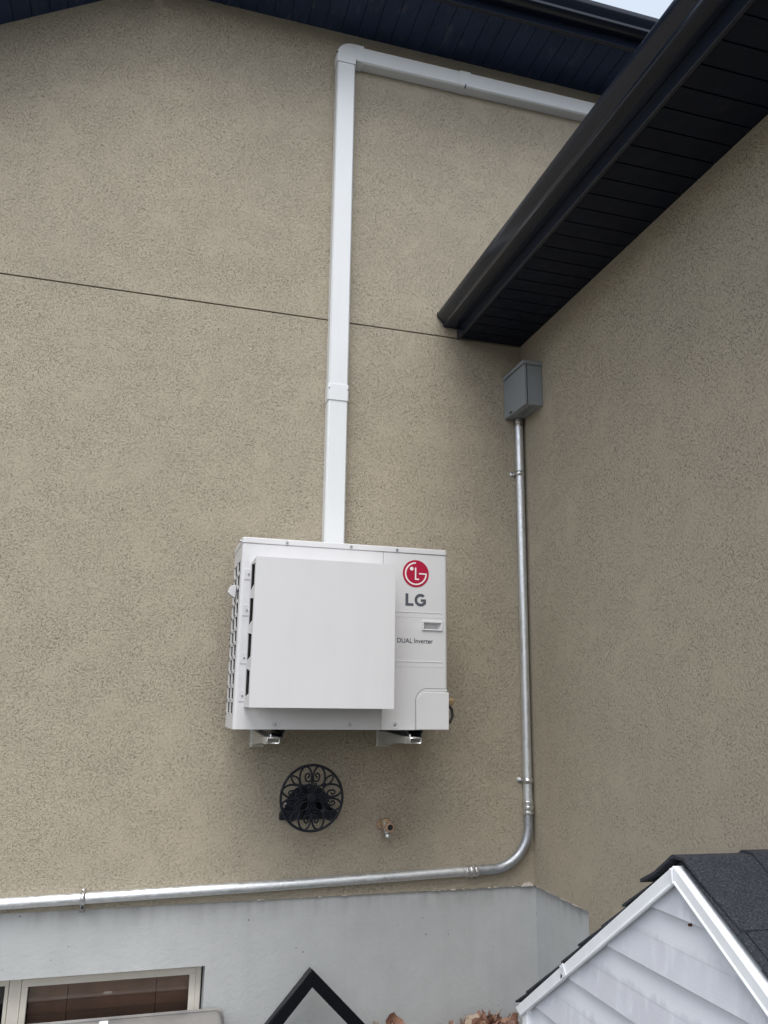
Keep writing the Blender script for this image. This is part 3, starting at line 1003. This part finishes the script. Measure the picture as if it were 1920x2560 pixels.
# factory elbow
ebp = [(-.0415, CY, 1.262), (-.0415, CY, 1.150)]
RR = .205
zc = zrun(-.25) + RR
for i in range(1, 16):
    a = R(-90 * i / 16)
    ebp.append((-.0415 - RR + RR * math.cos(a), CY, zc + RR * math.sin(a)))
ebp += [(-.0415 - RR - .01, CY, zrun(-.256)), (-.345, CY, zrun(-.345))]
obj('elbow', MB().tube(ebp, CR * .99, 24), galv('dull galvanised elbow', (0.48, 0.51, 0.55), .46), cn)
obj('pipe', MB().tube([(-.36, CY, zrun(-.36)), (-1.4, CY, zrun(-1.4) - .003), (-2.3, CY, zrun(-2.3)), (-4.5, CY, zrun(-4.5))], CR, 24), 'galv', cn)
def coup(c, ax):
    b = MB()
    b.lathe([(.0245, -.033), (.0290, -.030), (.0290, -.018), (.0262, -.016)], c, ax, 8)
    b.lathe([(.0262, -.016), (.0262, -.008), (.0285, -.006), (.0285, .006), (.0262, .008), (.0262, .016)], c, ax, 24)
    b.lathe([(.0262, .016), (.0290, .018), (.0290, .030), (.0245, .033)], c, ax, 8)
    return obj('coupling', b, 'galvb', cn, .0012)
coup((-.0415, CY, 1.228), (0, 0, 1))
coup((-.352, CY, zrun(-.352)), (1, 0, .02))
b = MB().lathe([(.026, 0), (.026, .014), (.0245, .016), (.0275, .020), (.0275, .028), (.024, .034), (.024, .046)], (-.0385, CY, 3.291), (0, 0, -1), 24)
obj('connector', b, galv('dark zinc connector', (.38, .37, .35), .35), cn)
def strap_v(z):
    b = MB()
    w_ = .0125
    rr_ = CR + .0022
    ang = [200 - 10 * i for i in range(23)]
    prof = [(cx - .047, -.0095), (cx - .0262, -.0095)] + [(cx + rr_ * math.cos(R(a)), CY - rr_ * math.sin(R(a))) for a in ang] + [(cx + .0262, -.0095), (cx + .035, -.0095)]
    vs, fs = [], []
    for (px, py) in prof:
        vs += [(px, py, z - w_), (px, py, z + w_)]
    for i in range(len(prof) - 1):
        fs.append((2 * i, 2 * i + 1, 2 * i + 3, 2 * i + 2))
    b.add(vs, fs)
    o = obj('strap', b, 'galvb', cn)
    md = o.modifiers.new('solid', 'SOLIDIFY')
    md.thickness = .0022
    screw((cx - .037, -.0112, z), (0, -1, 0), .0042, o, .004)
    return o
strap_v(2.971)
strap_v(1.357)
def strap_h(x):
    b = MB()
    zc_ = zrun(x)
    w_ = .010
    prof = [(-.0095, zc_ + .031), (-.0095, zc_ + .0255), (CY, zc_ + .0255)] + [(CY - (CR + .0022) * math.sin(R(a)), zc_ + (CR + .0022) * math.cos(R(a))) for a in range(15, 166, 15)] + [(CY + .008, zc_ - .0255), (-.012, zc_ - .0262), (-.0115, zc_ - .060)]
    vs, fs = [], []
    for (py, pz) in prof:
        vs += [(x - w_, py, pz), (x + w_, py, pz)]
    for i in range(len(prof) - 1):
        fs.append((2 * i, 2 * i + 1, 2 * i + 3, 2 * i + 2))
    b.add(vs, fs)
    o = obj('strap', b, 'galvb', cn)
    md = o.modifiers.new('solid', 'SOLIDIFY')
    md.thickness = .0022
    obj('strap_hole', MB().lathe([(.0048, 0), (.0048, .0022)], (x, -.0128, zc_ - .043), (0, -1, 0), 12), 'gap', o)
    return o
strap_h(-2.122)

cn.location = cn.location + Vector((.004, .008, 0))

# ------------------------------------------------------------------ ornamental hose hanger
HC = Vector((-1.169, -.150, 1.308))
HR = .1455
hh = thing('hose_hanger', (HC.x, 0, 1.20), 'black scrollwork hose hanger on the stucco wall below the outdoor unit', 'hose hanger')
pl = MB()
dome = [(-1.268, 1.218)] + [(-1.268 + .0, 1.235)] + [(-1.158 + .108 * math.cos(R(a)), 1.245 + .108 * math.sin(R(a)) * 1.0) for a in range(175, 4, -10)] + [(-1.048, 1.235), (-1.048, 1.218)]
pl.prism([(p[0], -.0005, p[1]) for p in dome], (0, -.005, 0))
plate = obj('wall_plate', pl, 'iron', hh, .001)
fl = MB()
fl.prism([(-1.292, -.001, 1.199), (-1.292, -.001, 1.222), (-1.284, -.001, 1.240), (-1.268, -.001, 1.252), (-1.262, -.001, 1.236), (-1.054, -.001, 1.236), (-1.046, -.001, 1.248), (-1.022, -.001, 1.232), (-1.020, -.001, 1.199)], (0, -.030, 0))
obj('base_flange', fl, 'iron', hh, .002)
sd_ = MB()
pts_o = [(HC.x + .070 * math.cos(R(a)), 1.232 + .085 * math.sin(R(a))) for a in range(180, -1, -12)]
pts_i = [(HC.x + .066 * math.cos(R(a)), 1.232 + .081 * math.sin(R(a))) for a in range(0, 181, 12)]
sd_.prism([(p[0], -.006, p[1]) for p in pts_o + pts_i], (0, -.138, 0))
obj('saddle', sd_, 'iron', hh)
for (x, zz) in ((-1.263, 1.268), (-1.158, 1.337), (-1.062, 1.266)):
    o = obj('screw', MB().lathe([(.0055, 0), (.0055, .002), (.003, .004)], (x, -.0057, zz), (0, -1, 0), 10), 'galvb', hh)
dc = MB()
def P(u, v):
    return (HC.x + u * HR, HC.y, HC.z + v * HR)
def tb(pts, r=.0042, closed=False):
    # smooth the polyline (Catmull-Rom) before sweeping
    q = []
    m = len(pts)
    for i in range(m if closed else m - 1):
        a = pts[(i - 1) % m] if (closed or i > 0) else pts[i]
        b = pts[i]
        c = pts[(i + 1) % m]
        e = pts[(i + 2) % m] if (closed or i + 2 < m) else pts[(i + 1) % m]
        for k in range(5):
            t = k / 5
            q.append(tuple(.5 * ((2 * b[j]) + (-a[j] + c[j]) * t + (2 * a[j] - 5 * b[j] + 4 * c[j] - e[j]) * t * t + (-a[j] + 3 * b[j] - 3 * c[j] + e[j]) * t ** 3) for j in range(2)))
    if not closed:
        q.append(pts[-1])
    dc.tube([P(*p) for p in q], r, 8, closed=closed)
tb([(.975 * math.cos(R(a)), .975 * math.sin(R(a))) for a in range(0, 360, 15)], .0058, True)
def rotp(p, a):
    c, s = math.cos(a), math.sin(a)
    return (p[0] * c - p[1] * s, p[0] * s + p[1] * c)
for qd in range(4):
    a = R(90 * qd)
    for sx in (1, -1):
        T_ = lambda pts: [rotp((sx * u, v), a) for u, v in pts]
        # heart lobe that reaches the rim, and its inner curl
        tb(T_([(.02, .42), (.025, .62), (.05, .78), (.13, .90), (.22, .935), (.31, .88), (.38, .75), (.40, .60), (.385, .50), (.37, .44)]), .0046)
        tb(T_([(.025, .62), (.05, .52), (.13, .485), (.205, .54), (.225, .64), (.19, .72), (.13, .725), (.10, .67), (.125, .62), (.16, .63)]), .0036)
        # small scrolls near the hub
        tb(T_([(.015, .18), (.035, .30), (.05, .38), (.11, .42), (.145, .37), (.13, .30), (.09, .29), (.08, .34)]), .0032)
    # diagonal leaves, collar
    b45 = a + R(45)
    T2 = lambda pts: [rotp(p, b45) for p in pts]
    for s2 in (1, -1):
        tb(T2([(.56, .02 * s2), (.68, .085 * s2), (.80, .085 * s2), (.93, .02 * s2)]), .0040)
        tb(T2([(.16, .03 * s2), (.26, .105 * s2), (.38, .10 * s2), (.50, .03 * s2)]), .0036)
    for k_ in (.50, .535, .57):
        tb(T2([(k_, -.075), (k_, 0), (k_, .075)]), .0050)
dc.lathe([(.020, -.004), (.020, .005), (.016, .0065), (.015, .004)], HC, (0, -1, 0), 24)
dc.tube([P(.135 * math.cos(R(a)), .135 * math.sin(R(a))) for a in range(0, 360, 20)], .0036, 8, closed=True)
obj('scroll_disc', dc, 'iron', hh, ang=60)

# ------------------------------------------------------------------ wall spigot with vacuum breaker
sp = thing('spigot', (-.80, -.05, 1.11), 'small brass hose tap with a hexagonal ring, on the tan wall between hanger and conduit', 'tap')
obj('wall_flange', MB().lathe([(.027, 0), (.027, .008), (.023, .010), (.023, .026), (.019, .030)], (-.800, -.0005, 1.166), (0, -1, 0), 6), 'brass', sp, .0015)
obj('valve_body', MB().tube([(-.799, -.02, 1.170), (-.790, -.055, 1.176)], .0185, 18).lathe([(.0175, 0), (.0175, .020), (.013, .023)], (-.787, -.052, 1.176), (0, 0, 1), 18), 'brassy', sp, .001)
obj('spout', MB().tube([(-.790, -.050, 1.190), (-.787, -.056, 1.160), (-.784, -.060, 1.132)], [.0165, .016, .0135], 16).lathe([(.0125, 0), (.0155, .002), (.0155, .014), (.0130, .018)], (-.782, -.061, 1.114), (0, 0, 1), 16), 'galvb', sp, .001)
obj('spout_screw', MB().lathe([(.003, 0), (.003, .002)], (-.779, -.0762, 1.122), (0, -1, 0), 8), 'gap', sp)
rg = MB()
c0 = Vector((-.782, -.092, 1.164))
ax = Vector((.12, -1, -.10)).normalized()
rg.lathe([(.0135, -.034), (.0185, -.018), (.0205, -.012), (.0225, -.009), (.0225, .004), (.0205, .007), (.0140, .0075), (.0130, .004), (.0115, -.010)], c0, ax, 30)
u_ = ax.orthogonal().normalized()
w_ = ax.cross(u_)
for k_ in range(8):
    a = 2 * math.pi * k_ / 8
    q = c0 + (u_ * math.cos(a) + w_ * math.sin(a)) * .0228
    rg.lathe([(.0042, -.009), (.0042, .0045)], q, ax, 6)
obj('outlet_ring', rg, 'brass', sp)
obj('bore', MB().lathe([(.0112, -.003), (.0112, .0082)], c0, ax, 20), 'gap', sp)

# ------------------------------------------------------------------ little shed
GX = -.65
AY, AZ = -2.085, 1.350
SLP = .662                 # rise per metre of the roof
shd = thing('shed', (-.33, AY, GZ), 'small white sided shed with black shingle roof against the right wall', 'shed')
HWID = .885
wl = MB()
EX_ = .151
z0 = 1.244 - EX_ * 8
face_x = GX + .028
while z0 < AZ - .03:
    z1 = z0 + EX_
    if z1 > GZ:
        def halfw(zz):
            return min(HWID, max(0.004, (AZ - .004 - zz) / SLP))
        # lower flat, fold, upper slope; the bottom lip stands 14 mm proud
        lv = [(z0, -.018), (z0 + EX_ * .46, -.0094), (z0 + EX_ * .50, -.0092), (z1, -.001)]
        zl = [(max(zz, GZ), o_) for zz, o_ in lv if zz < AZ - .014]
        if len(zl) < 4:
            zl.append((AZ - .014, -.004))
        # split the course where it passes the eaves corner
        ze = AZ - .004 - HWID * SLP
        ext = []
        for i in range(len(zl) - 1):
            ext.append(zl[i])
            if zl[i][0] < ze < zl[i + 1][0]:
                f_ = (ze - zl[i][0]) / (zl[i + 1][0] - zl[i][0])
                ext.append((ze, zl[i][1] + f_ * (zl[i + 1][1] - zl[i][1])))
        ext.append(zl[-1])
        vs, fs = [], []
        for zz, o_ in ext:
            h_ = halfw(zz)
            vs += [(face_x + o_, AY - h_, zz), (face_x + o_, AY + h_, zz)]
        for i in range(len(ext) - 1):
            fs.append((2 * i, 2 * i + 1, 2 * i + 3, 2 * i + 2))
        b0 = len(vs)
        h_ = halfw(ext[0][0])
        vs += [(face_x, AY - h_, ext[0][0]), (face_x, AY + h_, ext[0][0])]
        fs.append((0, b0, b0 + 1, 1))
        wl.add(vs, fs)
    z0 = z1
obj('siding', wl, 'siding', shd, smooth=False)
bd = MB()
zE = AZ - .004 - HWID * SLP
bd.prism([(GX + .029, AY - HWID, GZ), (GX + .029, AY + HWID, GZ), (GX + .029, AY + HWID, zE), (GX + .029, AY, AZ - .004), (GX + .029, AY - HWID, zE)], (.56, 0, 0))
obj('shed_wall', bd, 'siding', shd)
obj('corner_trim', MB().box(GX + .006, GX + .05, AY + HWID - .03, AY + HWID + .006, GZ, zE + .01), 'trim', shd, .002)
# rake trims: front face plus a top return under the shingles
def rake(sgn, L, lab):
    dv = Vector((0, sgn, -SLP)).normalized()
    nv = Vector((0, sgn * SLP, 1)).normalized()
    apex = Vector((GX, AY, AZ + .012))
    w0 = .031
    b = MB()
    e = apex + dv * L
    dn_ = Vector((0, 0, -1))
    front = [apex, e + nv * 0, e - nv * w0 * .55 - dv * .010, e - nv * w0 - dv * .022, apex - Vector((0, 0, w0 * math.sqrt(1 + SLP * SLP)))]
    b.prism(front, (.016, 0, 0))
    # top drip flange
    b.prism([apex + Vector((.016, 0, 0)), apex + Vector((.055, 0, 0)), e + Vector((.055, 0, 0)), e + Vector((.016, 0, 0))], nv * -.004)
    # rolled lower hem
    b.tube([apex - Vector((-.001, 0, w0 * math.sqrt(1 + SLP * SLP))), e - nv * w0 - dv * .024 + Vector((.001, 0, 0))], .0045, 8)
    b.tube([apex + Vector((.004, 0, -.003)), e + Vector((.004, 0, -.003))], .0040, 8)
    return obj('rake_trim', b, 'trim', shd, .0012, label=lab)
rk = rake(1, 1.112, 'far sloping white rake trim with a dented overlap')
rake(-1, 1.112, 'near sloping white rake trim')
# overlap joint with the small dent on the far trim
dv = Vector((0, 1, -SLP)).normalized()
nv = Vector((0, SLP, 1)).normalized()
jp = Vector((GX, AY, AZ + .012)) + dv * .690
jt = MB()
jt.prism([jp + nv * .002 - Vector((.002, 0, 0)), jp + dv * .030 + nv * .002 - Vector((.002, 0, 0)), jp + dv * .010 - nv * .014 - Vector((.002, 0, 0)), jp + dv * .034 - nv * .032 - Vector((.002, 0, 0)), jp - nv * .032 - Vector((.002, 0, 0))], (-.0025, 0, 0))
obj('trim_overlap', jt, 'trim', rk, .001)
obj('trim_tear', MB().prism([jp + dv * .036 - nv * .016 - Vector((.0005, 0, 0)), jp + dv * .046 - nv * .026 - Vector((.0005, 0, 0)), jp + dv * .036 - nv * .034 - Vector((.0005, 0, 0)), jp + dv * .026 - nv * .028 - Vector((.0005, 0, 0))], (-.001, 0, 0)), 'gap', rk)
jp2 = Vector((GX, AY, AZ + .010))
obj('trim_fold', MB().prism([jp2 + Vector((-.001, -.002, -.004)), jp2 + Vector((-.001, .006, -.004)), jp2 + Vector((-.001, .004, -.035)), jp2 + Vector((-.001, -.002, -.038))], (-.006, 0, 0)), 'trim', rk, .001)
obj('nail', MB().lathe([(.0036, 0), (.0030, .008)], (face_x - .002, AY - .021, 1.234), (-1, 0, 0), 10), 'nail', shd)
# roof deck and shingle courses
rs = MB()
for sgn in (1, -1):
    dv = Vector((0, sgn, -SLP)).normalized()
    nv = Vector((0, sgn * SLP, 1)).normalized()
    ap = Vector((GX + .030, AY, AZ + .016))
    rs.prism([ap, ap + dv * 1.13, ap + dv * 1.13 + Vector((.625, 0, 0)), ap + Vector((.625, 0, 0))], nv * .006)
obj('roof_deck', rs, 'gap', shd)
roof = MB()
rnd = random.Random(5)
for sgn in (1, -1):
    dv = Vector((0, sgn, -SLP)).normalized()
    nv = Vector((0, sgn * SLP, 1)).normalized()
    ap = Vector((0, AY, AZ + .021))
    row = 0
    s0 = 0.175
    while s0 < 1.13:
        s1 = min(s0 + .145, 1.145)
        xx = GX + .022 + rnd.uniform(-.006, .010)
        first = True
        while xx < -.03:
            wd = rnd.uniform(.20, .33)
            if first and sgn < 0 and row == 0:
                wd = -.605 - xx
            xe = min(xx + wd, -.02)
            jg = rnd.uniform(-.004, .006)
            a = ap + dv * (s0 - .16)
            b = ap + dv * (s1 + jg)
            up0, up1 = nv * .001, nv * (.007 + rnd.uniform(0, .003) + (rnd.uniform(.001, .007) if sgn > 0 else 0))
            c = [a + up0, b + up1]
            wob = rnd.uniform(-.012, .012) if first else 0
            pts = [Vector((xx + wob, 0, 0)) + Vector((0, c[0].y, c[0].z)), Vector((xx, 0, 0)) + Vector((0, c[1].y, c[1].z)), Vector((xe - .0045, 0, 0)) + Vector((0, c[1].y, c[1].z)), Vector((xe - .0045, 0, 0)) + Vector((0, c[0].y, c[0].z))]
            roof.prism(pts, nv * .0055)
            xx = xe
            first = False
        s0 = s1
        row += 1
obj('shingles', roof, 'shingle', shd, smooth=False)
cap = MB()
# ridge caps folded over the ridge, lapped along x
xx = GX + .012
i = 0
while xx < -.03:
    xe = min(xx + (.200 if i == 0 else .215), -.02)
    lift = .012 + .004 * (i % 2)
    yl = [(.190, -.190 * SLP + lift), (.10, -.10 * SLP + lift + .003), (.02, -.010 + lift + .004), (-.02, -.010 + lift + .004), (-.10, -.10 * SLP + lift + .006), (-.165, -.165 * SLP + lift + .018)]
    # positive = towards the camera (-y); the far side curls up
    lo_ = [(AY - a, AZ + .020 + b) for a, b in yl]
    hi_ = [(q[0], q[1] + .008) for q in lo_]
    outl = lo_ + hi_[::-1]
    dx = .006 * (i % 2)
    sk = -.012 if i == 0 else 0
    A_ = []
    for j, q in enumerate(outl):
        f_ = abs(q[0] - AY) / .19
        A_.append((xx + dx + (.018 * f_ if (i == 0 and q[0] < AY) else 0), q[0], q[1] + .003 * i * 0))
    B2 = [(xe + .02, q[0], q[1] - .003) for q in outl]
    n = len(A_)
    cap.add(A_ + B2, [tuple(range(n)), tuple(range(n, 2 * n))] + [(j, (j + 1) % n, (j + 1) % n + n, j + n) for j in range(n)])
    xx = xe
    i += 1
obj('ridge_cap', cap, 'shingle', shd, smooth=False)

# ------------------------------------------------------------------ plastic window-well cover
wc = thing('window_well_cover', (-2.2, -.25, GZ), 'cloudy grey plastic cover over the basement window well', 'window well cover')
sc_ = MB()
prof = [(-.004, .429), (-.012, .431), (-.10, .425), (-.30, .350), (-.46, .275), (-.50, .22)]
vs, fs = [], []
cols = [(-3.1, 0), (-1.53, 0), (-1.512, -.012), (-1.505, -.05)]
for (xx, dz) in cols:
    for (yy, zz) in prof:
        vs.append((xx, yy, max(.215, zz + dz)))
nP = len(prof)
for c_ in range(len(cols) - 1):
    for i in range(nP - 1):
        fs.append((c_ * nP + i, (c_ + 1) * nP + i, (c_ + 1) * nP + i + 1, c_ * nP + i + 1))
lastc = (len(cols) - 1) * nP
vs += [(-1.503, yy, .215) for yy, zz in prof]
for i in range(nP - 1):
    fs.append((lastc + i, lastc + nP + i, lastc + nP + i + 1, lastc + i + 1))
sc_.add(vs, fs)
o = obj('shell', sc_, 'plastic', wc, ang=60)
o.modifiers.new('solid', 'SOLIDIFY').thickness = .004
obj('rim', MB().tube([(-3.1, -.016, .434), (-1.535, -.016, .434), (-1.512, -.016, .425), (-1.505, -.016, .40), (-1.503, -.016, .215)], .0075, 8), 'plastic', wc)
for xx in (-1.99,):
    obj('clip', MB().box(xx - .018, xx + .018, -.075, -.040, .431, .437), 'trim', wc, .002)

# ------------------------------------------------------------------ black metal frame leaning at the wall
bk = thing('metal_frame', (-1.13, -.12, GZ), 'gloss black square tube frame with a pointed top leaning at the grey foundation', 'metal frame')
def bar(a, b, wdt, name='tube'):
    a, b = Vector(a), Vector(b)
    d_ = (b - a)
    L = d_.normalized()
    pr = Vector((0, -1, 0)).cross(L).normalized()
    if pr.z < 0:
        pr = -pr
    m = MB()
    m.prism([a, a + d_, a + d_ - pr * wdt, a - pr * wdt], (0, .050, 0))
    m.prism([a + pr * .0, a + d_ + pr * .0, a + d_ + pr * .004 - pr * 0, a + pr * .004], (0, .018, 0))
    return obj(name, m, 'gloss', bk, .003)
apx = (-1.143, -.145, .598)
LA, RA = math.radians(47.5), math.radians(44)
Ll, Rl = .56, .56
bar(apx, (apx[0] - Ll * math.cos(LA), -.145, apx[2] - Ll * math.sin(LA)), .050)
bar(apx, (apx[0] + Rl * math.cos(RA), -.1455, apx[2] - Rl * math.sin(RA)), .046)

# ------------------------------------------------------------------ dry leaves
def leaf_mesh(size, seed, lobes=5):
    rn = random.Random(seed)
    m = MB()
    outl = []
    npts = 40
    for k_ in range(npts):
        a = 2 * math.pi * k_ / npts
        r = .66 + .30 * abs(math.cos(a * lobes / 2)) ** 1.2
        r *= 1 + rn.uniform(-.06, .06)
        outl.append((r * math.cos(a) * size, r * math.sin(a) * size * .8))
    rings = 5
    c1, c2, tw = rn.uniform(-9, 9), rn.uniform(4, 16), rn.uniform(-5, 5)
    vs = [(0, 0, 0)]
    for q in range(1, rings + 1):
        for (px, py) in outl:
            xx_, yy_ = px * q / rings, py * q / rings
            zz_ = c1 * xx_ * xx_ + c2 * yy_ * yy_ + tw * xx_ * yy_ * 2 + rn.uniform(-.02, .02) * size * q / rings
            vs.append((xx_, yy_, zz_))
    fs = [(0, 1 + k_, 1 + (k_ + 1) % npts) for k_ in range(npts)]
    for q in range(rings - 1):
        for k_ in range(npts):
            a, b = 1 + q * npts + k_, 1 + q * npts + (k_ + 1) % npts
            fs.append((a, b, b + npts, a + npts))
    m.add(vs, fs)
    return m
protos = []
for i in range(6):
    mb_ = leaf_mesh(.060, 20 + i, (3, 5, 5, 3, 5, 4)[i])
    me = bpy.data.meshes.new('dry_leaf')
    me.from_pydata(mb_.v, [], mb_.f)
    me.shade_smooth()
    me.materials.append(MT[('leafa', 'leafb', 'leafa', 'leafc', 'leafa', 'leafc')[i]])
    protos.append(me)
def leaf(loc, rot, k_, sc_=1.0):
    o = bpy.data.objects.new('dry_leaf', protos[k_])
    COL.objects.link(o)
    o.location = loc
    o.rotation_euler = rot
    o.scale = (sc_,) * 3
    return o
rl_ = random.Random(11)
for i in range(64):
    u = rl_.random()
    xx = -.555 + .37 * u
    top = .335 - .5 * (u - .62) ** 2 * .35
    yy = rl_.uniform(-.30, -.04)
    zz = rl_.uniform(.25, top) - abs(yy + .15) * .10
    o = leaf((xx, yy, zz), (rl_.uniform(-1.2, 1.2), rl_.uniform(-1.2, 1.2), rl_.uniform(0, 6.28)), rl_.randrange(6), rl_.uniform(.7, 1.1))
    tag(o, 'crumpled brown dry leaf in the pile between the black frame and the shed', 'leaf', 'dry leaves piled by the foundation')
o = leaf((-.770, -.13, .352), (R(78), R(12), R(20)), 0, 1.05)
tag(o, 'single brown dry leaf standing against the foundation, right of the black frame', 'leaf')
o = leaf((-.838, -.13, .325), (R(40), R(-10), R(80)), 1, .9)
tag(o, 'pale curled dry leaf lying low just right of the black frame', 'leaf')
lm = MB()
nx, ny = 24, 10
for j in range(ny + 1):
    for i in range(nx + 1):
        u, v = i / nx, j / ny
        hgt = .085 * math.sin(math.pi * u) * (1 - abs(v - .6) * 1.2)
        lm.v.append((-.62 + .52 * u, -.42 + .42 * v, GZ + .004 + max(0, hgt) + random.uniform(0, .012)))
for j in range(ny):
    for i in range(nx):
        a = j * (nx + 1) + i
        lm.f.append((a, a + 1, a + nx + 2, a + nx + 1))
o = obj('leaf_litter', lm, 'leafc', smooth=False)
tag(o, 'bed of broken brown leaves under the leaf pile by the foundation', 'leaf litter')
o['kind'] = 'stuff'
